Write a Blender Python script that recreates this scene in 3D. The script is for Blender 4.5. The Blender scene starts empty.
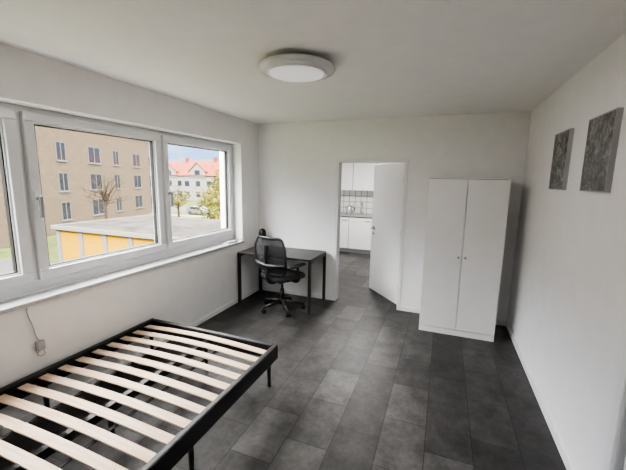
import bpy, bmesh, math, random
from mathutils import Vector, Matrix, Euler
random.seed(4)
S=bpy.context.scene
COL=S.collection

# ------------------------------------------------------------ materials
def mat(name,col,rough=.5,metal=0,noise=0,nscale=8,bump=0,bscale=60,spec=.5,emit=None,estr=0,coat=0):
    m=bpy.data.materials.new(name); m.use_nodes=True
    nt=m.node_tree; b=nt.nodes['Principled BSDF']
    b.inputs['Roughness'].default_value=rough; b.inputs['Metallic'].default_value=metal
    b.inputs['Specular IOR Level'].default_value=spec
    b.inputs['Base Color'].default_value=(*col,1)
    tc=nt.nodes.new('ShaderNodeTexCoord')
    n=nt.nodes.new('ShaderNodeTexNoise'); n.inputs['Scale'].default_value=nscale; n.inputs['Detail'].default_value=5
    nt.links.new(tc.outputs['Object'],n.inputs['Vector'])
    r=nt.nodes.new('ShaderNodeValToRGB')
    r.color_ramp.elements[0].position=.3; r.color_ramp.elements[1].position=.7
    k=noise if noise else .02
    r.color_ramp.elements[0].color=(*[c*(1-k) for c in col],1)
    r.color_ramp.elements[1].color=(*[min(1,c*(1+k)) for c in col],1)
    nt.links.new(n.outputs['Fac'],r.inputs['Fac']); nt.links.new(r.outputs['Color'],b.inputs['Base Color'])
    if bump:
        n2=nt.nodes.new('ShaderNodeTexNoise'); n2.inputs['Scale'].default_value=bscale; n2.inputs['Detail'].default_value=4
        nt.links.new(tc.outputs['Object'],n2.inputs['Vector'])
        bp=nt.nodes.new('ShaderNodeBump'); bp.inputs['Strength'].default_value=bump; bp.inputs['Distance'].default_value=.01
        nt.links.new(n2.outputs['Fac'],bp.inputs['Height']); nt.links.new(bp.outputs['Normal'],b.inputs['Normal'])
    if emit:
        b.inputs['Emission Color'].default_value=(*emit,1); b.inputs['Emission Strength'].default_value=estr
    return m

M={}
M['wall']=mat('wall_paint',(.90,.892,.885),.85,bump=.12,bscale=90)
M['ceil']=mat('ceiling_paint',(.89,.882,.875),.9,bump=.08,bscale=70)
M['trim']=mat('white_trim',(.86,.855,.85),.45)
M['lam']=mat('white_laminate',(.84,.83,.81),.4)
M['pvc']=mat('white_pvc',(.77,.775,.785),.3)
M['gasket']=mat('gasket_black',(.02,.02,.02),.6)
M['sill']=mat('sill_stone',(.50,.50,.52),.3,noise=.12,nscale=25)
M['black']=mat('black_satin',(.012,.012,.013),.45)
M['blackfab']=mat('black_fabric',(.014,.014,.016),.85,bump=.3,bscale=300)
M['blackmetal']=mat('black_metal',(.010,.010,.011),.35,spec=.6)
M['desk']=mat('desk_black_top',(.018,.017,.018),.4,noise=.2,nscale=30)
M['steel']=mat('brushed_steel',(.6,.6,.6),.3,metal=1)
M['chrome']=mat('chrome',(.75,.75,.75),.15,metal=1)
M['grayp']=mat('gray_plastic',(.40,.40,.41),.4)
M['handle']=mat('handle_gray',(.30,.30,.31),.35)
M['worktop']=mat('worktop_gray',(.30,.29,.28),.4,noise=.15,nscale=40)
M['lampw']=mat('lamp_opal',(.80,.80,.80),.3,emit=(1,.98,.95),estr=.12)
M['lampg']=mat('lamp_rim_clear',(.66,.66,.67),.25,spec=.6)
M['white']=mat('white_plastic',(.85,.85,.85),.35)
M['grass']=mat('grass',(.045,.058,.016),.95,noise=.5,nscale=.8,spec=.1)
M['asph']=mat('asphalt',(.055,.053,.052),.9,noise=.15,nscale=3,spec=.1)
M['roofgray']=mat('flat_roof_bitumen',(.034,.030,.026),.95,noise=.5,nscale=.9,spec=.1)
M['yellow']=mat('yellow_door_paint',(.30,.170,.003),.6,spec=.2)
M['white_out']=mat('white_render',(.13,.125,.12),.8,spec=.2)
M['frame_out']=mat('facade_window_frame',(.09,.085,.08),.8,spec=.2)
M['redroof']=mat('red_roof_tiles',(.12,.028,.012),.8,noise=.25,nscale=3,spec=.2)
M['bark']=mat('bark',(.035,.025,.017),.9,spec=.1)
M['leaf_y']=mat('leaves_yellow_green',(.10,.095,.016),.8,noise=.5,nscale=1,spec=.1)
M['leaf_g']=mat('leaves_dark_green',(.022,.030,.010),.8,noise=.5,nscale=1,spec=.1)
M['winout']=mat('dark_window_glass',(.014,.016,.02),.15,spec=.3)
M['carw']=mat('car_paint_silver',(.15,.15,.16),.3,metal=.3)

def wood():
    m=bpy.data.materials.new('birch_slat'); m.use_nodes=True; nt=m.node_tree; b=nt.nodes['Principled BSDF']
    tc=nt.nodes.new('ShaderNodeTexCoord'); mp=nt.nodes.new('ShaderNodeMapping'); mp.inputs['Scale'].default_value=(1.5,25,25)
    n=nt.nodes.new('ShaderNodeTexNoise'); n.inputs['Scale'].default_value=2.5; n.inputs['Detail'].default_value=7
    r=nt.nodes.new('ShaderNodeValToRGB')
    r.color_ramp.elements[0].color=(.52,.36,.23,1); r.color_ramp.elements[0].position=.25
    r.color_ramp.elements[1].color=(.78,.62,.46,1); r.color_ramp.elements[1].position=.7
    L=nt.links.new
    L(tc.outputs['Object'],mp.inputs['Vector']); L(mp.outputs['Vector'],n.inputs['Vector']); L(n.outputs['Fac'],r.inputs['Fac']); L(r.outputs['Color'],b.inputs['Base Color'])
    b.inputs['Roughness'].default_value=.5
    return m
M['wood']=wood()

def brickmat(name,c1,c2,mortar,bw,rh,ms,offset=.5,rot=0,rough=.5,axis='XY',mottle=0,bump=0,nscale=3,spec=.5):
    m=bpy.data.materials.new(name); m.use_nodes=True; nt=m.node_tree; b=nt.nodes['Principled BSDF']; L=nt.links.new
    b.inputs['Specular IOR Level'].default_value=spec
    tc=nt.nodes.new('ShaderNodeTexCoord'); src=tc.outputs['Object']
    if axis=='XZ':
        sp=nt.nodes.new('ShaderNodeSeparateXYZ'); cb=nt.nodes.new('ShaderNodeCombineXYZ'); ad=nt.nodes.new('ShaderNodeMath'); ad.operation='ADD'
        L(src,sp.inputs[0]); L(sp.outputs[0],ad.inputs[0]); L(sp.outputs[1],ad.inputs[1]); L(ad.outputs[0],cb.inputs[0]); L(sp.outputs[2],cb.inputs[1]); src=cb.outputs[0]
    mp=nt.nodes.new('ShaderNodeMapping'); mp.inputs['Rotation'].default_value=(0,0,rot); L(src,mp.inputs['Vector'])
    t=nt.nodes.new('ShaderNodeTexBrick'); t.offset=offset; t.inputs['Scale'].default_value=1
    t.inputs['Brick Width'].default_value=bw; t.inputs['Row Height'].default_value=rh; t.inputs['Mortar Size'].default_value=ms
    t.inputs['Mortar Smooth'].default_value=.1
    t.inputs['Color1'].default_value=(*c1,1); t.inputs['Color2'].default_value=(*c2,1); t.inputs['Mortar'].default_value=(*mortar,1)
    L(mp.outputs['Vector'],t.inputs['Vector'])
    out=t.outputs['Color']
    if mottle:
        for sc,am in ((nscale,mottle),(nscale*5,mottle*.5)):
            n=nt.nodes.new('ShaderNodeTexNoise'); n.inputs['Scale'].default_value=sc; n.inputs['Detail'].default_value=8; n.inputs['Roughness'].default_value=.65
            L(mp.outputs['Vector'],n.inputs['Vector'])
            r=nt.nodes.new('ShaderNodeMapRange'); r.inputs['From Min'].default_value=.34; r.inputs['From Max'].default_value=.66
            r.inputs['To Min'].default_value=1-am; r.inputs['To Max'].default_value=1+am
            L(n.outputs['Fac'],r.inputs['Value'])
            mx=nt.nodes.new('ShaderNodeVectorMath'); mx.operation='SCALE'
            L(out,mx.inputs[0]); L(r.outputs[0],mx.inputs['Scale']); out=mx.outputs[0]
    L(out,b.inputs['Base Color']); b.inputs['Roughness'].default_value=rough
    if bump:
        bp=nt.nodes.new('ShaderNodeBump'); bp.inputs['Strength'].default_value=bump; bp.inputs['Distance'].default_value=.002; bp.invert=True
        L(t.outputs['Fac'],bp.inputs['Height']); L(bp.outputs['Normal'],b.inputs['Normal'])
    return m
M['floor']=brickmat('vinyl_slate_tiles',(.027,.0262,.026),(.070,.068,.067),(.012,.012,.012),.46,.29,.003,rot=math.pi/2,rough=.46,mottle=.42,bump=.3,nscale=6,spec=.35)
M['brick']=brickmat('facade_brick',(.066,.048,.029),(.090,.067,.043),(.078,.063,.046),.5,.16,.02,axis='XZ',rough=.9,mottle=.12,spec=.1)
M['tile']=brickmat('white_wall_tiles',(.72,.72,.71),(.76,.76,.76),(.14,.14,.14),.15,.15,.006,offset=0,axis='XZ',rough=.2)

def glass():
    m=bpy.data.materials.new('window_glass'); m.use_nodes=True; nt=m.node_tree; nt.nodes.clear(); L=nt.links.new
    o=nt.nodes.new('ShaderNodeOutputMaterial'); t=nt.nodes.new('ShaderNodeBsdfTransparent'); g=nt.nodes.new('ShaderNodeBsdfGlossy'); g.inputs['Roughness'].default_value=.02
    t.inputs['Color'].default_value=(.98,.98,.98,1)
    x=nt.nodes.new('ShaderNodeMixShader'); x.inputs[0].default_value=.02
    L(t.outputs[0],x.inputs[1]); L(g.outputs[0],x.inputs[2]); L(x.outputs[0],o.inputs[0]); return m
M['glass']=glass()

def artmat(name,seed):
    m=bpy.data.materials.new(name); m.use_nodes=True; nt=m.node_tree; b=nt.nodes['Principled BSDF']; L=nt.links.new
    tc=nt.nodes.new('ShaderNodeTexCoord'); mp=nt.nodes.new('ShaderNodeMapping'); mp.inputs['Location'].default_value=(seed,seed*2,0)
    n=nt.nodes.new('ShaderNodeTexNoise'); n.inputs['Scale'].default_value=12; n.inputs['Detail'].default_value=12; n.inputs['Roughness'].default_value=.8; n.inputs['Distortion'].default_value=1.0
    r=nt.nodes.new('ShaderNodeValToRGB')
    r.color_ramp.elements[0].position=.36; r.color_ramp.elements[0].color=(.045,.045,.045,1)
    r.color_ramp.elements[1].position=.64; r.color_ramp.elements[1].color=(.46,.46,.45,1)
    e=r.color_ramp.elements.new(.5); e.color=(.16,.16,.158,1)
    L(tc.outputs['Object'],mp.inputs[0]); L(mp.outputs[0],n.inputs['Vector']); L(n.outputs['Fac'],r.inputs[0]); L(r.outputs[0],b.inputs['Base Color']); b.inputs['Roughness'].default_value=.7
    return m

def meshmat():
    m=bpy.data.materials.new('chair_mesh_fabric'); m.use_nodes=True; nt=m.node_tree; b=nt.nodes['Principled BSDF']; L=nt.links.new
    b.inputs['Base Color'].default_value=(.012,.012,.013,1); b.inputs['Roughness'].default_value=.8
    tc=nt.nodes.new('ShaderNodeTexCoord'); ck=nt.nodes.new('ShaderNodeTexChecker'); ck.inputs['Scale'].default_value=160
    mr=nt.nodes.new('ShaderNodeMapRange'); mr.inputs['To Min'].default_value=.82; mr.inputs['To Max'].default_value=1
    L(tc.outputs['Object'],ck.inputs['Vector']); L(ck.outputs['Fac'],mr.inputs['Value']); L(mr.outputs[0],b.inputs['Alpha'])
    return m
M['mesh']=meshmat()

# ------------------------------------------------------------ builders
def grp(name,loc=(0,0,0),rz=0,world=False):
    e=bpy.data.objects.new(name,None); COL.objects.link(e); e.empty_display_size=.1
    e.location=loc; e.rotation_euler=(0,0,rz); e['w']=1 if world else 0
    return e
def finish(name,bm,m,parent=None,smooth=False):
    me=bpy.data.meshes.new(name)
    if parent is not None and parent['w']:
        bmesh.ops.translate(bm,verts=bm.verts,vec=-Vector(parent.location))
    bmesh.ops.recalc_face_normals(bm,faces=bm.faces)
    bm.to_mesh(me); bm.free()
    o=bpy.data.objects.new(name,me); COL.objects.link(o)
    me.materials.append(m)
    if parent is not None: o.parent=parent
    if smooth:
        for p in me.polygons: p.use_smooth=True
    return o
def addbox(bm,lo,hi,bev=0,seg=2,rot=None):
    lo=Vector(lo);hi=Vector(hi); c=(lo+hi)/2; s=hi-lo
    r=bmesh.ops.create_cube(bm,size=1); vs=r['verts']
    for v in vs: v.co=Vector((v.co.x*s.x,v.co.y*s.y,v.co.z*s.z))
    if bev:
        es=list({e for v in vs for e in v.link_edges})
        rr=bmesh.ops.bevel(bm,geom=es,offset=bev,segments=seg,affect='EDGES',profile=.5)
        vs=list({v for f in rr['faces'] for v in f.verts}|{v for v in vs if v.is_valid})
    for v in vs:
        if rot is not None: v.co=rot@v.co
        v.co+=c
def box(name,lo,hi,m,parent=None,bev=0,seg=2,smooth=False,rot=None):
    bm=bmesh.new(); addbox(bm,lo,hi,bev,seg,rot); return finish(name,bm,m,parent,smooth)
def boxes(name,lst,m,parent=None,bev=0):
    bm=bmesh.new()
    for lo,hi in lst: addbox(bm,lo,hi,bev)
    return finish(name,bm,m,parent)
def addcyl(bm,p,q,r1,r2=None,seg=20):
    p=Vector(p);q=Vector(q); d=q-p; r2=r1 if r2 is None else r2
    rr=bmesh.ops.create_cone(bm,cap_ends=True,segments=seg,radius1=r1,radius2=r2,depth=d.length)
    R=d.to_track_quat('Z','Y').to_matrix()
    for v in rr['verts']: v.co=R@v.co+(p+q)/2
def cyl(name,p,q,r1,m,parent=None,r2=None,seg=20,smooth=True):
    bm=bmesh.new(); addcyl(bm,p,q,r1,r2,seg); o=finish(name,bm,m,parent)
    if smooth:
        for f in o.data.polygons: f.use_smooth=len(f.vertices)==4
    return o
def lathe(name,prof,c,m,parent=None,seg=64):
    bm=bmesh.new(); rings=[]
    for r,z in prof:
        if r<1e-5: rings.append([bm.verts.new((c[0],c[1],c[2]+z))])
        else: rings.append([bm.verts.new((c[0]+r*math.cos(2*math.pi*i/seg),c[1]+r*math.sin(2*math.pi*i/seg),c[2]+z)) for i in range(seg)])
    for a,b in zip(rings,rings[1:]):
        for i in range(seg):
            j=(i+1)%seg
            if len(a)==1 and len(b)==1: continue
            if len(a)==1: bm.faces.new((a[0],b[i],b[j]))
            elif len(b)==1: bm.faces.new((a[i],a[j],b[0]))
            else: bm.faces.new((a[i],a[j],b[j],b[i]))
    return finish(name,bm,m,parent,True)
def tube(name,pts,r,m,parent=None,cyc=False):
    cu=bpy.data.curves.new(name,'CURVE'); cu.dimensions='3D'; cu.bevel_depth=r; cu.bevel_resolution=4; cu.resolution_u=8; cu.use_fill_caps=True
    sp=cu.splines.new('BEZIER'); sp.bezier_points.add(len(pts)-1); sp.use_cyclic_u=cyc
    off=Vector(parent.location) if parent is not None and parent['w'] else Vector((0,0,0))
    for b,p in zip(sp.bezier_points,pts):
        b.co=Vector(p)-off; b.handle_left_type=b.handle_right_type='AUTO'
    cu.materials.append(m)
    o=bpy.data.objects.new(name,cu); COL.objects.link(o)
    dg=bpy.context.evaluated_depsgraph_get()
    me=bpy.data.meshes.new_from_object(o.evaluated_get(dg)); bpy.data.objects.remove(o)
    o=bpy.data.objects.new(name,me); COL.objects.link(o)
    for p in me.polygons: p.use_smooth=True
    if parent is not None: o.parent=parent
    return o

# ------------------------------------------------------------ dimensions
XL,XR,YB,YF,H=-2.61,.83,4.5,-.95,2.51
OX=XL-.30
WY0,WY1,WZ0,WZ1=.27,4.03,.86,2.187
KY=8.4
KX0,KX1=-3.3,.9

box('floor',(OX,YF-.1,-.12),(XR+.1,YB,0),M['floor'])
box('ceiling',(OX,YF-.1,H),(XR+.1,YB+.12,H+.2),M['ceil'])
boxes('wall_left',[((OX,YF,0),(XL,YB,WZ0-.03)),((OX,YF,WZ1),(XL,YB,H)),((OX,YF,WZ0-.03),(XL,WY0,WZ1)),((OX,WY1,WZ0-.03),(XL,YB,WZ1))],M['wall'])
DX0,DX1,DZ=-1.36,-.49,1.96
boxes('wall_back',[((OX,YB,0),(DX0,YB+.12,H)),((DX1,YB,0),(XR+.1,YB+.12,H)),((DX0,YB,DZ),(DX1,YB+.12,H))],M['wall'])
boxes('wall_right',[((XR,1.80,0),(XR+.1,YB,H)),((XR,YF,0),(XR+.1,.94,H)),((XR,.94,2.0),(XR+.1,1.80,H))],M['wall'])
box('wall_rear',(OX,YF-.1,0),(XR+.1,YF,H),M['wall'])
box('baseboard_left',(XL,YF,0),(XL+.013,YB,.058),M['trim'],bev=.003)
boxes('baseboard_back',[((XL+.013,YB-.013,0),(-1.405,YB,.058)),((-.445,YB-.013,0),(XR-.013,YB,.058))],M['trim'])
boxes('baseboard_right',[((XR-.013,1.86,0),(XR,YB,.058)),((XR-.013,YF,0),(XR,.88,.058))],M['trim'])
box('baseboard_rear',(XL+.013,YF,0),(XR-.013,YF+.013,.058),M['trim'])

# ------------------------------------------------------------ window
g=grp('window_1',(-2.79,2.15,WZ0),world=True)
F0,F1=-2.85,-2.77
fr=[((F0,WY0,WZ0),(F1,WY1,.955)),((F0,WY0,2.135),(F1,WY1,WZ1)),((F0,WY0,.955),(F1,.33,2.135)),((F0,3.985,.955),(F1,WY1,2.135)),
    ((F0,1.485,.955),(F1,1.55,2.135)),((F0,2.74,.955),(F1,2.80,2.135))]
boxes('fixed_frame',fr,M['pvc'],g,bev=.004)
for i,(a,b,w) in enumerate([(.31,1.497,.074),(1.533,2.754,.068),(2.786,4.0,.064)]):
    z0,z1=.945,2.15
    s0,s1=-2.83,-2.735
    boxes('sash_%d'%(i+1),[((s0,a,z0),(s1,b,z0+.076)),((s0,a,z1-.064),(s1,b,z1)),((s0,a,z0+.076),(s1,a+w,z1-.064)),((s0,b-w,z0+.076),(s1,b,z1-.064))],M['pvc'],g,bev=.008)
    gy0,gy1,gz0,gz1=a+w,b-w,z0+.076,z1-.064
    boxes('glazing_bead_%d'%(i+1),[((-2.80,gy0,gz0),(-2.757,gy1,gz0+.012)),((-2.80,gy0,gz1-.012),(-2.757,gy1,gz1)),((-2.80,gy0,gz0),(-2.757,gy0+.012,gz1)),((-2.80,gy1-.012,gz0),(-2.757,gy1,gz1))],M['pvc'],g,bev=.003)
    gy0+=.012;gy1-=.012;gz0+=.012;gz1-=.012
    q=.008
    boxes('gasket_%d'%(i+1),[((-2.80,gy0,gz0),(-2.765,gy1,gz0+q)),((-2.80,gy0,gz1-q),(-2.765,gy1,gz1)),((-2.80,gy0,gz0),(-2.765,gy0+q,gz1)),((-2.80,gy1-q,gz0),(-2.765,gy1,gz1))],M['gasket'],g)
    box('pane_%d'%(i+1),(-2.792,gy0,gz0),(-2.788,gy1,gz1),M['glass'],g)
for k,y in enumerate((1.565,2.79+.03)):
    box('handle_plate_%d'%k,(-2.736,y-.015,1.46),(-2.726,y+.015,1.60),M['white'],g,bev=.004)
    bm=bmesh.new(); addcyl(bm,(-2.728,y,1.55),(-2.69,y,1.55),.012)
    addbox(bm,(-2.70,y-.013,1.41),(-2.68,y+.013,1.568),.005); finish('handle_%d'%k,bm,M['handle'],g)
box('window_sill',(-2.77,WY0,WZ0-.03),(XL+.03,WY1,WZ0),M['sill'],bev=.004)
box('trim_1',(OX-.04,WY0,WZ0-.03),(-2.85,WY1,WZ0-.005),M['steel'])
g=grp('cord_with_plug',(XL,1.38,.52),world=True)
tube('cord',[(XL+.035,1.34,.83),(XL+.02,1.345,.78),(XL+.015,1.37,.68),(XL+.012,1.385,.6),(XL+.015,1.40,.56)],.004,M['grayp'],g)
box('plug',(XL,1.375,.49),(XL+.04,1.425,.56),M['grayp'],g,bev=.008)
tube('cord_loop',[(XL+.02,1.40,.5),(XL+.02,1.38,.46),(XL+.02,1.42,.45),(XL+.02,1.41,.5)],.003,M['grayp'],g)

# ------------------------------------------------------------ inner door + frame
boxes('trim_2',[((-1.40,YB-.015,0),(DX0,YB+.135,2.0)),((DX1,YB-.015,0),(-.45,YB+.135,2.0)),((DX0,YB-.015,DZ),(DX1,YB+.135,2.0))],M['trim'],bev=.004)
ang=math.atan2(.62,-.526)
g=grp('door_1',(DX1-.005,YB+.145,0),rz=ang)
box('leaf',(0,-.04,.01),(.83,0,1.965),M['trim'],g,bev=.003)
for s,yy in ((1,0),(-1,-.04)):
    bm=bmesh.new(); addcyl(bm,(.765,yy,1.0),(.765,yy+s*.008,1.0),.025); addcyl(bm,(.765,yy+s*.008,1.0),(.765,yy+s*.05,1.0),.010)
    addcyl(bm,(.77,yy+s*.05,1.0),(.65,yy+s*.05,1.0),.010); addcyl(bm,(.765,yy,.91),(.765,yy+s*.006,.91),.022)
    finish('lever_handle_%d'%(1 if s>0 else 2),bm,M['handle'],g,True)
bm=bmesh.new()
for z in (.25,1.0,1.7): addcyl(bm,(-.0,.012,z),(-.0,.012,z+.07),.008)
finish('hinges',bm,M['steel'],g)
boxes('trim_3',[((XR-.018,1.80,0),(XR+.1,1.86,2.06)),((XR-.018,.88,0),(XR+.1,.94,2.06)),((XR-.018,.94,2.0),(XR+.1,1.80,2.06))],M['trim'],bev=.004)
g=grp('door_2',(XR+.06,1.37,0),world=True)
box('leaf',(XR+.03,.942,.008),(XR+.075,1.798,1.998),M['trim'],g,bev=.002)
bm=bmesh.new(); addcyl(bm,(XR+.03,1.02,1.03),(XR-.02,1.02,1.03),.009); addcyl(bm,(XR-.02,1.015,1.03),(XR-.02,1.14,1.03),.009); finish('lever_handle',bm,M['steel'],g,True)

# ------------------------------------------------------------ wardrobe
W0,W1,WF,WH=-.165,.622,3.95,1.775
g=grp('wardrobe',((W0+W1)/2,4.2,0),world=True)
t=.018
boxes('side_panels',[((W0,WF+.018,0),(W0+t,YB-.02,WH-t)),((W1-t,WF+.018,0),(W1,YB-.02,WH-t))],M['lam'],g,bev=.001)
box('top_panel',(W0,WF,WH-t),(W1,YB-.02,WH),M['lam'],g,bev=.0015)
box('bottom_panel',(W0+t,WF+.02,.07),(W1-t,YB-.03,.088),M['lam'],g)
box('plinth',(W0,WF+.006,0),(W1,WF+.018,.064),M['lam'],g,bev=.001)
box('back_panel',(W0+t,YB-.03,.05),(W1-t,YB-.025,WH-t),M['lam'],g)
mid=(W0+W1)/2
box('door_left',(W0+.001,WF,.072),(mid-.003,WF+.017,WH-t-.005),M['lam'],g,bev=.0015)
box('door_right',(mid+.003,WF,.072),(W1-.001,WF+.017,WH-t-.005),M['lam'],g,bev=.0015)
for k,x in enumerate((mid-.035,mid+.035)):
    bm=bmesh.new(); addcyl(bm,(x,WF,.91),(x,WF-.012,.91),.006); addcyl(bm,(x,WF-.012,.91),(x,WF-.02,.91),.012,.010); finish('knob_%d'%k,bm,M['chrome'],g,True)

# ------------------------------------------------------------ pictures
for k,(y0,y1) in enumerate(((3.0,3.34),(2.28,2.64))):
    g=grp('wall_picture' if k==0 else 'wall_picture.001',(XR-.012,(y0+y1)/2,1.895),world=True)
    box('canvas',(XR-.024,y0,1.68),(XR-.002,y1,2.105),artmat('art_%d'%k,3.1*k+1),g,bev=.002)
    boxes('edge_frame',[((XR-.027,y0-.005,1.674),(XR,y0,2.111)),((XR-.027,y1,1.674),(XR,y1+.005,2.111)),((XR-.027,y0,1.674),(XR,y1,1.68)),((XR-.027,y0,2.105),(XR,y1,2.111))],M['grayp'],g)

# ------------------------------------------------------------ ceiling lamp
def ceiling_lamp(name,c,s=1,em=None):
    g=grp(name,c,world=False)
    lathe('base',[(0,0),(.17*s,0),(.18*s,-.012),(.20*s,-.03)],(0,0,0),M['white'],g)
    lathe('outer_shade',[(.19*s,-.022),(.245*s,-.026),(.262*s,-.034),(.266*s,-.046),(.258*s,-.058),(.235*s,-.068),(.20*s,-.072)],(0,0,0),M['lampg'],g)
    lathe('inner_ring',[(.206*s,-.068),(.206*s,-.078),(.196*s,-.082),(.188*s,-.078)],(0,0,0),M['white'],g)
    lathe('diffuser',[(.192*s,-.076),(.17*s,-.084),(.08*s,-.090),(0,-.092)],(0,0,0),em or M['lampw'],g)
    return g
ceiling_lamp('ceiling_lamp',(-1.01,2.27,H))

# ------------------------------------------------------------ desk
g=grp('desk',(-2.05,4.17,0),world=True)
dx0,dx1,dy0,dy1,dz=-2.585,-1.505,3.86,4.47,.725
box('table_top',(dx0,dy0,dz-.026),(dx1,dy1,dz),M['desk'],g,bev=.003)
L=.036
legs=[]
for x in (dx0,dx1-L):
    for y in (dy0,dy1-L): legs.append(((x,y,0),(x+L,y+L,dz-.026)))
for k,(a,b) in enumerate(legs): box('leg_%d'%(k+1),a,b,M['blackmetal'],g,bev=.003)
boxes('under_frame',[((dx0+L,dy1-L,dz-.06),(dx1-L,dy1-.006,dz-.026)),((dx0+.003,dy0+L,dz-.06),(dx0+L-.003,dy1-L,dz-.026)),((dx1-L+.003,dy0+L,dz-.06),(dx1-.003,dy1-L,dz-.026))],M['blackmetal'],g)

g=grp('desk_lamp',(-2.475,4.36,.725))
lathe('foot',[(0,0),(.06,0),(.06,.012),(.012,.02),(.008,.03)],(0,0,0),M['black'],g,32)
cyl('stem',(0,0,.02),(0,0,.20),.007,M['black'],g)
lathe('shade',[(.058,.165),(.055,.21),(.045,.25),(.018,.27),(0,.272)],(0,0,0),M['black'],g,32)

# ------------------------------------------------------------ office chair (local: faces +y)
g=grp('office_chair',(-1.925,3.91,0),rz=math.radians(-16))
bm=bmesh.new()
for k in range(5):
    a=math.radians(90+72*k+20); d=Vector((math.cos(a),math.sin(a),0))
    p=d*.03+Vector((0,0,.115)); q=d*.285+Vector((0,0,.075))
    addcyl(bm,p,q,.026,.016,12)
finish('star_base',bm,M['black'],g,True)
for k in range(5):
    a=math.radians(90+72*k+20); d=Vector((math.cos(a),math.sin(a),0)); n=Vector((-d.y,d.x,0)); c=d*.285
    bm=bmesh.new()
    addcyl(bm,c+n*.007+Vector((0,0,.028)),c+n*.025+Vector((0,0,.028)),.028)
    addcyl(bm,c-n*.007+Vector((0,0,.028)),c-n*.025+Vector((0,0,.028)),.028)
    addcyl(bm,c+Vector((0,0,.03)),c+Vector((0,0,.085)),.009)
    finish('caster_%d'%(k+1),bm,M['black'],g)
cyl('hub',(0,0,.07),(0,0,.15),.035,M['black'],g)
cyl('gas_lift_sleeve',(0,0,.14),(0,0,.28),.026,M['black'],g)
cyl('gas_lift',(0,0,.27),(0,0,.40),.015,M['black'],g)
box('mechanism',(-.09,-.12,.385),(.09,.1,.425),M['black'],g,bev=.01)
bm=bmesh.new(); N=14
def seatpt(i,j,top):
    u=i/N*2-1; v=j/N*2-1
    x=u*math.sqrt(1-v*v/2.6)*.27; y=v*math.sqrt(1-u*u/2.6)*.26
    e=max(abs(u),abs(v)); 
    z=.48+.012*abs(u)**2-.02*max(0,v)**3
    return (x,y+.02,z+ (.03*(1-e**6) if top else -.06+.02*e**4))
vt=[[bm.verts.new(seatpt(i,j,True)) for j in range(N+1)] for i in range(N+1)]
vb=[[bm.verts.new(seatpt(i,j,False)) for j in range(N+1)] for i in range(N+1)]
for i in range(N):
    for j in range(N):
        bm.faces.new((vt[i][j],vt[i+1][j],vt[i+1][j+1],vt[i][j+1])); bm.faces.new((vb[i][j],vb[i][j+1],vb[i+1][j+1],vb[i+1][j]))
for i in range(N):
    for a,b in (((i,0),(i+1,0)),((i+1,N),(i,N)),((0,i+1),(0,i)),((N,i),(N,i+1))):
        bm.faces.new((vt[a[0]][a[1]],vb[a[0]][a[1]],vb[b[0]][b[1]],vt[b[0]][b[1]]))
finish('seat_cushion',bm,M['blackfab'],g,True)
def bp(u,w,off=0):
    half=.20+.055*math.sin(math.pi*min(1,w*.62+.12)) - (.05*max(0,w-.8)/.2)
    half-= .05*max(0,.15-w)/.15
    x=u*half; y=-.235-.05*w+.055*u*u-.021*math.sin(math.pi*w*.9)+off
    z=.53+.475*w-.02*u*u*w
    return Vector((x,y,z))
bm=bmesh.new(); NU,NW=14,16
gv=[[bm.verts.new(bp(i/NU*2-1,j/NW)) for j in range(NW+1)] for i in range(NU+1)]
for i in range(NU):
    for j in range(NW): bm.faces.new((gv[i][j],gv[i+1][j],gv[i+1][j+1],gv[i][j+1]))
o=finish('back_mesh',bm,M['mesh'],g,True)
pts=[bp(-1,j/8) for j in range(9)]+[bp(u,1) for u in (-.5,0,.5)]+[bp(1,1-j/8) for j in range(9)]+[bp(u,0) for u in (.5,0,-.5)]
tube('back_frame',pts,.017,M['black'],g,cyc=True)
tube('lumbar_bar',[bp(-1,.3,-.02),bp(-.5,.28,-.035),bp(0,.27,-.04),bp(.5,.28,-.035),bp(1,.3,-.02)],.024,M['black'],g)
tube('back_spine',[(0,-.08,.41),(0,-.22,.42),(0,-.285,.5),bp(0,.15,-.03),bp(0,.45,-.035),bp(0,.8,-.02)],.024,M['black'],g)
for s in (-1,1):
    tube('arm_support_%d'%(1 if s<0 else 2),[(s*.12,0,.43),(s*.27,0,.44),(s*.295,-.01,.52),(s*.29,-.03,.60),(s*.285,-.02,.635)],.018,M['black'],g)
    box('armrest_%d'%(1 if s<0 else 2),(s*.285-.032,-.15,.63),(s*.285+.032,.11,.662),M['black'],g,bev=.012,seg=3,smooth=True)

# ------------------------------------------------------------ bed
BX0,BX1,BY0,BY1=-2.585,-1.205,.36,2.375
g=grp('bed_frame',((BX0+BX1)/2,(BY0+BY1)/2,0),world=True)
zt,zb=.355,.225
boxes('side_rails',[((BX0,BY0,zb),(BX0+.04,BY1,zt)),((BX1-.04,BY0,zb),(BX1,BY1,zt))],M['black'],g,bev=.010)
boxes('end_rails',[((BX0+.04,BY1-.04,zb),(BX1-.04,BY1,zt)),((BX0+.04,BY0,zb),(BX1-.04,BY0+.04,zt))],M['black'],g,bev=.010)
cx=(BX0+BX1)/2
boxes('slat_ledges',[((BX0+.03,BY0+.03,zb+.03),(BX0+.065,BY1-.03,zb+.065)),((BX1-.065,BY0+.03,zb+.03),(BX1-.03,BY1-.03,zb+.065))],M['blackmetal'],g)
box('center_beam',(cx-.022,BY0+.03,zb+.0),(cx+.022,BY1-.03,zb+.055),M['blackmetal'],g,bev=.003)
ns=15; pitch=(BY1-BY0-.10)/ns
bm=bmesh.new(); hold=[]
x0,x1=BX0+.045,BX1-.045
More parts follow.
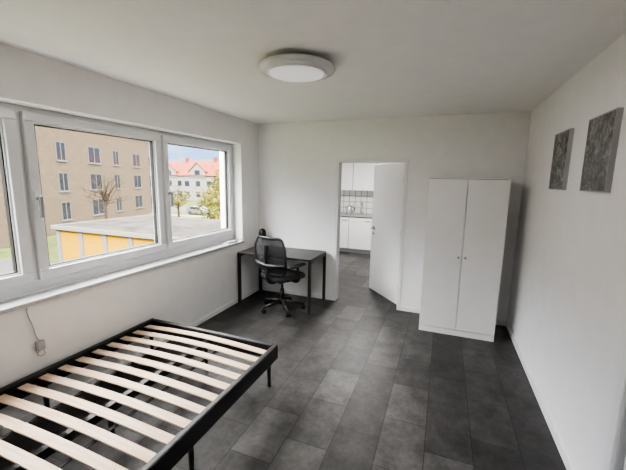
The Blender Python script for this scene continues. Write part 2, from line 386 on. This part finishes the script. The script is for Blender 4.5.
for k in range(ns):
    y=BY0+.05+pitch*(k+.5); w=.030; NN=16; prev=None
    for i in range(NN+1):
        f=i/NN; x=x0+(x1-x0)*f; z=.315+.026*math.sin(math.pi*f)
        ring=[bm.verts.new((x,y-w,z)),bm.verts.new((x,y+w,z)),bm.verts.new((x,y+w,z+.009)),bm.verts.new((x,y-w,z+.009))]
        if prev:
            for a in range(4): bm.faces.new((prev[a],prev[(a+1)%4],ring[(a+1)%4],ring[a]))
        else: bm.faces.new(ring)
        prev=ring
    bm.faces.new(prev)
    hold+= [((BX0+.036,y-.036,.288),(BX0+.075,y+.036,.322)),((BX1-.075,y-.036,.288),(BX1-.036,y+.036,.322))]
finish('slats',bm,M['wood'],g)
boxes('slat_holders',hold,M['black'],g,bev=.003)
boxes('slat_straps',[((cx-.25,BY0+.05,.306),(cx-.225,BY1-.05,.310)),((cx+.225,BY0+.05,.306),(cx+.25,BY1-.05,.310))],M['blackfab'],g)
k=0
for x in (BX0+.05,cx,BX1-.05):
    for y in (BY0+.06,(BY0+BY1)/2,BY1-.07):
        k+=1; cyl('leg_%d'%k,(x,y,zb+.01 if x!=cx else zb+.002),(x,y,0),.018,M['blackmetal'],g,r2=.014)

g=grp('paper_stack',(-2.66,3.82,.86))
box('sheet_1',(-.05,-.13,0),(.05,.10,.012),M['white'],g)
box('sheet_2',(-.045,-.11,.012),(.05,.09,.022),M['grayp'],g,bev=.002)

# ------------------------------------------------------------ kitchen
box('floor_kitchen',(KX0,YB,-.12),(KX1,KY,0),M['floor'])
box('ceiling_kitchen',(KX0-.1,YB+.12,H),(KX1+.1,KY+.1,H+.2),M['ceil'])
box('wall_kitchen_back',(KX0,KY,0),(KX1,KY+.1,H),M['wall'])
box('wall_kitchen_left',(KX0-.1,YB+.12,0),(KX0,KY+.1,H),M['wall'])
box('wall_kitchen_right',(KX1,YB+.12,0),(KX1+.1,KY+.1,H),M['wall'])
box('wall_kitchen_front',(KX0,YB+.12-.02,0),(OX,YB+.12,H),M['wall'])
box('backsplash_tiles',(-3.2,KY-.012,.92),(-.4,KY-.001,1.5),M['tile'])
g=grp('kitchen_base_cabinet',(-1.8,8.1,0),world=True)
box('carcass',(-3.2,7.82,.1),(-.4,KY-.015,.88),M['lam'],g)
box('plinth',(-3.2,7.87,0),(-.4,8.3,.1),M['grayp'],g)
box('gap_shade',(-3.2,7.815,.105),(-.4,7.822,.875),M['gasket'],g)  # black sheet, paints the shade in the gaps between fronts
x=-3.2; i=0
while x<-.45:
    i+=1; box('front_%d'%i,(x+.006,7.795,.11),(x+.56-.006,7.815,.86),M['lam'],g,bev=.002)
    box('pull_%d'%i,(x+.40,7.77,.79),(x+.52,7.782,.805),M['grayp'],g); boxes('pull_post_%d'%i,[((x+.41,7.782,.79),(x+.418,7.796,.80)),((x+.502,7.782,.79),(x+.51,7.796,.80))],M['steel'],g); x+=.56
box('worktop',(-3.2,7.77,.88),(-.4,KY-.015,.92),M['worktop'],g,bev=.003)
g=grp('kitchen_wall_cabinet',(-1.8,8.2,1.5),world=True)
box('carcass',(-3.2,8.07,1.5),(-.4,KY,2.2),M['lam'],g)
box('gap_shade',(-3.2,8.064,1.505),(-.4,8.071,2.19),M['gasket'],g)  # same painted gap shade behind the wall cabinet fronts
x=-3.2;i=0
while x<-.45:
    i+=1; box('front_%d'%i,(x+.006,8.045,1.495),(x+.56-.006,8.065,2.2),M['lam'],g,bev=.002); x+=.56
g=grp('kettle',(-2.13,7.98,.92))
lathe('body',[(0,0),(.075,0),(.08,.02),(.07,.12),(.055,.19),(.03,.21),(0,.212)],(0,0,0),M['steel'],g,32)
tube('handle',[(.05,0,.19),(.11,0,.18),(.12,0,.1),(.07,0,.04)],.01,M['black'],g)
cyl('spout',(-.06,0,.13),(-.11,0,.18),.015,M['steel'],g)
g=grp('kitchen_faucet',(-1.86,8.25,.92))
tube('pipe',[(0,0,0),(0,0,.22),(0,-.08,.28),(0,-.17,.22)],.012,M['chrome'],g); cyl('base',(0,0,0),(0,0,.05),.022,M['chrome'],g)
ceiling_lamp('added_kitchen_lamp',(-1.4,6.3,H),.7)  # unseen fixture, added to carry the kitchen fill light

# ------------------------------------------------------------ outside
GZ=-4.5
box('lawn',(-260,-150,GZ-.3),(60,260,GZ),M['grass'])
box('asphalt_yard',(-30,2,GZ),(-6,15.4,GZ+.03),M['asph'])
box('street',(-140,50,GZ),(60,60,GZ+.03),M['asph'])
box('pavement_path',(-140,44,GZ),(40,46,GZ+.04),M['white_out'])
box('building_ground_floors',(OX,YF-.1,GZ+.01),(XR+.1,KY+.1,-.13),M['brick'])
g=grp('apartment_building',(-37.8,22,GZ),rz=math.atan2(.92,-.4))
HT=12.6
box('body',(-45,0,0),(29,12,HT),M['brick'],g)
box('roof_edge',(-45.3,-.3,HT),(29.3,12.3,HT+.3),M['roofgray'],g)
fr=[];gl=[]
xs=[-42+5.6*i for i in range(13)]
for i,x in enumerate(xs):
    for z in (1.4,4.6,7.9,):
        w=2.5 if i%2 else 1.5
        fr+=[((x,-.04,z),(x+.07,.02,z+2.0)),((x+w-.07,-.04,z),(x+w,.02,z+2.0)),((x,-.04,z),(x+w,.02,z+.07)),((x,-.04,z+1.93),(x+w,.02,z+2.0)),((x+w/2-.04,-.04,z),(x+w/2+.04,.02,z+2.0)),((x-.1,-.12,z-.12),(x+w+.1,.02,z))]
        gl+=[((x+.07,-.02,z+.07),(x+w-.07,.02,z+1.93))]
boxes('window_frames',fr,M['frame_out'],g); boxes('window_glass',gl,M['winout'],g)
# garages
g=grp('garage_row',(-25.3,15.6,GZ))
NG=5; gw=2.3; gx=0
box('body',(gx,.12,0),(gx+NG*gw,7.5,2.6),M['white_out'],g)
box('roof',(gx-.2,-.25,2.6),(gx+NG*gw+.2,7.7,2.75),M['roofgray'],g)
boxes('fascia',[((gx-.25,-.32,2.55),(gx+NG*gw+.25,-.25,2.82)),((gx-.25,7.7,2.5),(gx+NG*gw+.25,7.77,2.82)),((gx-.25,-.25,2.5),(gx-.2,7.7,2.82)),((gx+NG*gw+.2,-.25,2.5),(gx+NG*gw+.25,7.7,2.82))],M['white_out'],g)
boxes('piers',[((gx+i*gw-.17,-.05,0),(gx+i*gw+.17,.12,2.6)) for i in range(NG+1)],M['white_out'],g)
boxes('doors',[((gx+i*gw+.19,.03,.05),(gx+(i+1)*gw-.19,.1,2.5)) for i in range(NG)],M['yellow'],g)
boxes('door_rails',[((gx+i*gw+.19,.015,z),(gx+(i+1)*gw-.19,.03,z+.03)) for i in range(NG) for z in (.6,1.2,1.8)],M['yellow'],g)
def house(name,x,y,w,d,rz):
    g=grp(name,(x,y,GZ+.02),rz=rz)
    box('walls',(-w/2,0,0),(w/2,d,7.2),M['white_out'],g)
    bm=bmesh.new(); o=.5
    A=[bm.verts.new(p) for p in ((-w/2-o,-o,7.0),(w/2+o,-o,7.0),(w/2+o,d+o,7.0),(-w/2-o,d+o,7.0),(-w/2-o,d/2,11.4),(w/2+o,d/2,11.4))]
    for f in ((0,1,5,4),(2,3,4,5),(0,4,3),(1,2,5),(0,3,2,1)): bm.faces.new([A[i] for i in f])
    finish('roof',bm,M['redroof'],g)
    bm=bmesh.new()
    A=[bm.verts.new((a,b,c)) for a,b,c in ((-2.4,-.2,6.5),(2.4,-.2,6.5),(2.4,-.2,8.2),(0,-.2,10.4),(-2.4,-.2,8.2),(-2.4,4,6.5),(2.4,4,6.5),(2.4,4,8.2),(0,4,10.4),(-2.4,4,8.2))]
    for f in ((0,1,2,3,4),(5,9,8,7,6),(0,4,9,5),(1,6,7,2),(2,7,8,3),(4,3,8,9),(0,5,6,1)): bm.faces.new([A[i] for i in f])
    finish('dormer',bm,M['white_out'],g)
    bm=bmesh.new()
    A=[bm.verts.new(p) for p in ((-2.7,-.45,8.0),(0,-.45,10.5),(2.7,-.45,8.0),(-2.7,4,8.0),(0,4,10.5),(2.7,4,8.0),(-2.7,-.45,8.2),(0,-.45,10.75),(2.7,-.45,8.2),(-2.7,4,8.2),(0,4,10.75),(2.7,4,8.2))]
    for f in ((0,1,4,3),(1,2,5,4),(6,9,10,7),(7,10,11,8),(0,6,7,1),(1,7,8,2),(3,4,10,9),(4,5,11,10),(0,3,9,6),(2,8,11,5)): bm.faces.new([A[i] for i in f])
    finish('dormer_roof',bm,M['redroof'],g)
    q=[]
    for xx in (-w/3,0,w/3):
        for z in (1,4): q.append(((xx-.7,-.03,z),(xx+.7,.02,z+1.5)))
    q.append(((-.8,-.25,7),(.8,-.18,8.5)))
    boxes('windows',q,M['winout'],g)
    box('chimney',(w/4,d/2-.5,9.5),(w/4+.8,d/2+.3,12.4),M['redroof'],g)
for i in range(6):
    house('row_house' if i==0 else 'row_house.%03d'%i,-88+i*11.6,78+ (i%2)*1.5,10.3,10,math.radians(8))
g=grp('parked_car',(-40,48.2,GZ))
bm=bmesh.new()
prof=[(-2.1,.35),(2.1,.35),(2.15,.75),(1.3,.92),(.7,1.42),(-1.2,1.45),(-1.9,.95),(-2.15,.8)]
A=[bm.verts.new((x,-.85,z)) for x,z in prof]; B=[bm.verts.new((x,.85,z)) for x,z in prof]
bm.faces.new(A); bm.faces.new(B[::-1])
for i in range(8): bm.faces.new((A[i],B[i],B[(i+1)%8],A[(i+1)%8]))
finish('body',bm,M['carw'],g)
boxes('side_windows',[((-1.2,-.87,.98),(.7,-.84,1.32)),((-1.2,.84,.98),(.7,.87,1.32))],M['winout'],g)
for i,(x,y) in enumerate(((-1.3,-.8),(1.3,-.8),(-1.3,.8),(1.3,.8))): cyl('wheel_%d'%i,(x,y-.1,.32),(x,y+.1,.32),.32,M['gasket'],g)
def tree(name,x,y,h,r,m,n=1800,ls=.22,seed=1):
    g=grp(name,(x,y,GZ)); rnd=random.Random(seed)
    bm=bmesh.new(); addcyl(bm,(0,0,0),(0,0,h*.55),.2,.1,10)
    tips=[]
    for k in range(22):
        a=rnd.uniform(0,6.28); e=rnd.uniform(.1,1.35); l=r*rnd.uniform(.6,1.15); s=Vector((0,0,h*rnd.uniform(.28,.55)))
        q=s+Vector((math.cos(a)*math.cos(e)*l,math.sin(a)*math.cos(e)*l,math.sin(e)*l*1.25)); addcyl(bm,s,q,.06,.015,6); tips.append(q)
        for j in range(7):
            s2=s.lerp(q,rnd.uniform(.3,.98)); q2=s2+Vector((rnd.uniform(-1,1),rnd.uniform(-1,1),rnd.uniform(0,1.2)))*r*.35; addcyl(bm,s2,q2,.022,.006,5); tips.append(q2)
    finish('trunk',bm,M['bark'],g)
    if n:
        bm=bmesh.new()
        for k in range(n):
            c=rnd.choice(tips)+Vector((rnd.gauss(0,1),rnd.gauss(0,1),rnd.gauss(0,.8)))*r*.13
            q=Euler((rnd.uniform(0,6),rnd.uniform(0,6),rnd.uniform(0,6))).to_matrix(); s=ls*rnd.uniform(.5,1.3)
            bm.faces.new([bm.verts.new(c+q@Vector(v)*s) for v in ((-1,-.6,0),(1,-.6,0),(1,.6,0),(-1,.6,0))])
        finish('foliage',bm,m,g)
tree('leafy_tree',-25.5,36,7.6,3.0,M['leaf_y'],1500,.11,3)
tree('leafy_tree.001',-21.6,28.5,5.2,2.0,M['leaf_y'],1300,.10,5)
tree('leafy_tree.002',-48,64.5,6.5,2.6,M['leaf_g'],1400,.18,6)
tree('leafy_tree.003',-37,40,5.0,2.0,M['leaf_y'],500,.10,8)
tree('leafy_tree.004',-35,7.5,5.0,2.2,M['leaf_g'],1300,.14,11)
tree('bare_tree',-34,26,8.5,2.6,M['leaf_y'],0,.1,21)
tree('bare_tree.001',-36.2,13.5,10,2.0,M['leaf_y'],0,.1,23)

# ------------------------------------------------------------ world + lights
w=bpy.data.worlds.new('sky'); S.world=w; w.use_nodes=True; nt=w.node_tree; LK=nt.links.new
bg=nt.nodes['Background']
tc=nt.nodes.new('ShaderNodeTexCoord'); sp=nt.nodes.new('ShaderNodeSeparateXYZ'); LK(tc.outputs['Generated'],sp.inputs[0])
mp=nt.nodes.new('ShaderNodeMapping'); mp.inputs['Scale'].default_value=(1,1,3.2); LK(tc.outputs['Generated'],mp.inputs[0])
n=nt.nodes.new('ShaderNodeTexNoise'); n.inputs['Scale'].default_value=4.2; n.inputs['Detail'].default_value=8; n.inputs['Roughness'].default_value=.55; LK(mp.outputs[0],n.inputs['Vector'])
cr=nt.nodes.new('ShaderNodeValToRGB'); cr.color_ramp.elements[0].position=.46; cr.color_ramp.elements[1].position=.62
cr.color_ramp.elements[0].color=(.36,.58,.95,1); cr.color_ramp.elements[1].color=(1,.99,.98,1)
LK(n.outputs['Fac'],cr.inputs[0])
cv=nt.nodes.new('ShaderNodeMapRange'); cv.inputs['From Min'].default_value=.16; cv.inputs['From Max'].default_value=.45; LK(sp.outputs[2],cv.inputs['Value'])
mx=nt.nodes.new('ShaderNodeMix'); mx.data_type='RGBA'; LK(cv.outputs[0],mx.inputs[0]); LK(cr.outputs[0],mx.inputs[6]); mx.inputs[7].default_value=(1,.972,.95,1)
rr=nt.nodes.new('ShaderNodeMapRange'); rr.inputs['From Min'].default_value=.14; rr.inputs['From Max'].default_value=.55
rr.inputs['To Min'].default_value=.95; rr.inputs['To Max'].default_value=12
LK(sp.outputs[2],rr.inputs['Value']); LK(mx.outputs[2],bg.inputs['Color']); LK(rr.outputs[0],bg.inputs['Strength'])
sun=bpy.data.lights.new('sun','SUN'); sun.energy=7; sun.angle=.03; sun.color=(1,.93,.82)
so=bpy.data.objects.new('sun',sun); COL.objects.link(so)
so.rotation_euler=Vector((-.50,.70,-.50)).to_track_quat('-Z','Y').to_euler()
def lamp(name,loc,e,r=.15,typ='AREA'):
    l=bpy.data.lights.new(name,typ); l.energy=e; l.color=(1,.97,.94)
    if typ=='AREA': l.shape='DISK'; l.size=r*2
    else: l.shadow_soft_size=r
    o=bpy.data.objects.new(name,l); COL.objects.link(o); o.location=loc; return o
lamp('ceiling_fill_light',(-1.01,2.27,2.41),7,.17)  # fill added under the ceiling lamp to brighten the room
lamp('kitchen_fill_light',(-1.4,6.3,2.40),38,.12)  # unseen fill added to brighten the kitchen, stands in for window light

# ------------------------------------------------------------ camera
cam=bpy.data.cameras.new('camera'); co=bpy.data.objects.new('camera',cam); COL.objects.link(co); S.camera=co
cam.sensor_width=36; cam.lens=36*338/626; cam.clip_start=.02; cam.clip_end=500
fwd=Vector((-.3534,.922,-.1588)).normalized(); right=Vector((.9326,.360,.0173)); right=(right-fwd*right.dot(fwd)).normalized(); up=right.cross(fwd)
mm=Matrix((( right.x,up.x,-fwd.x,0),(right.y,up.y,-fwd.y,0),(right.z,up.z,-fwd.z,1.71),(0,0,0,1)))
co.matrix_world=mm
S.view_settings.view_transform='AgX'
S.view_settings.look='AgX - Medium High Contrast'
S.view_settings.exposure=1.4
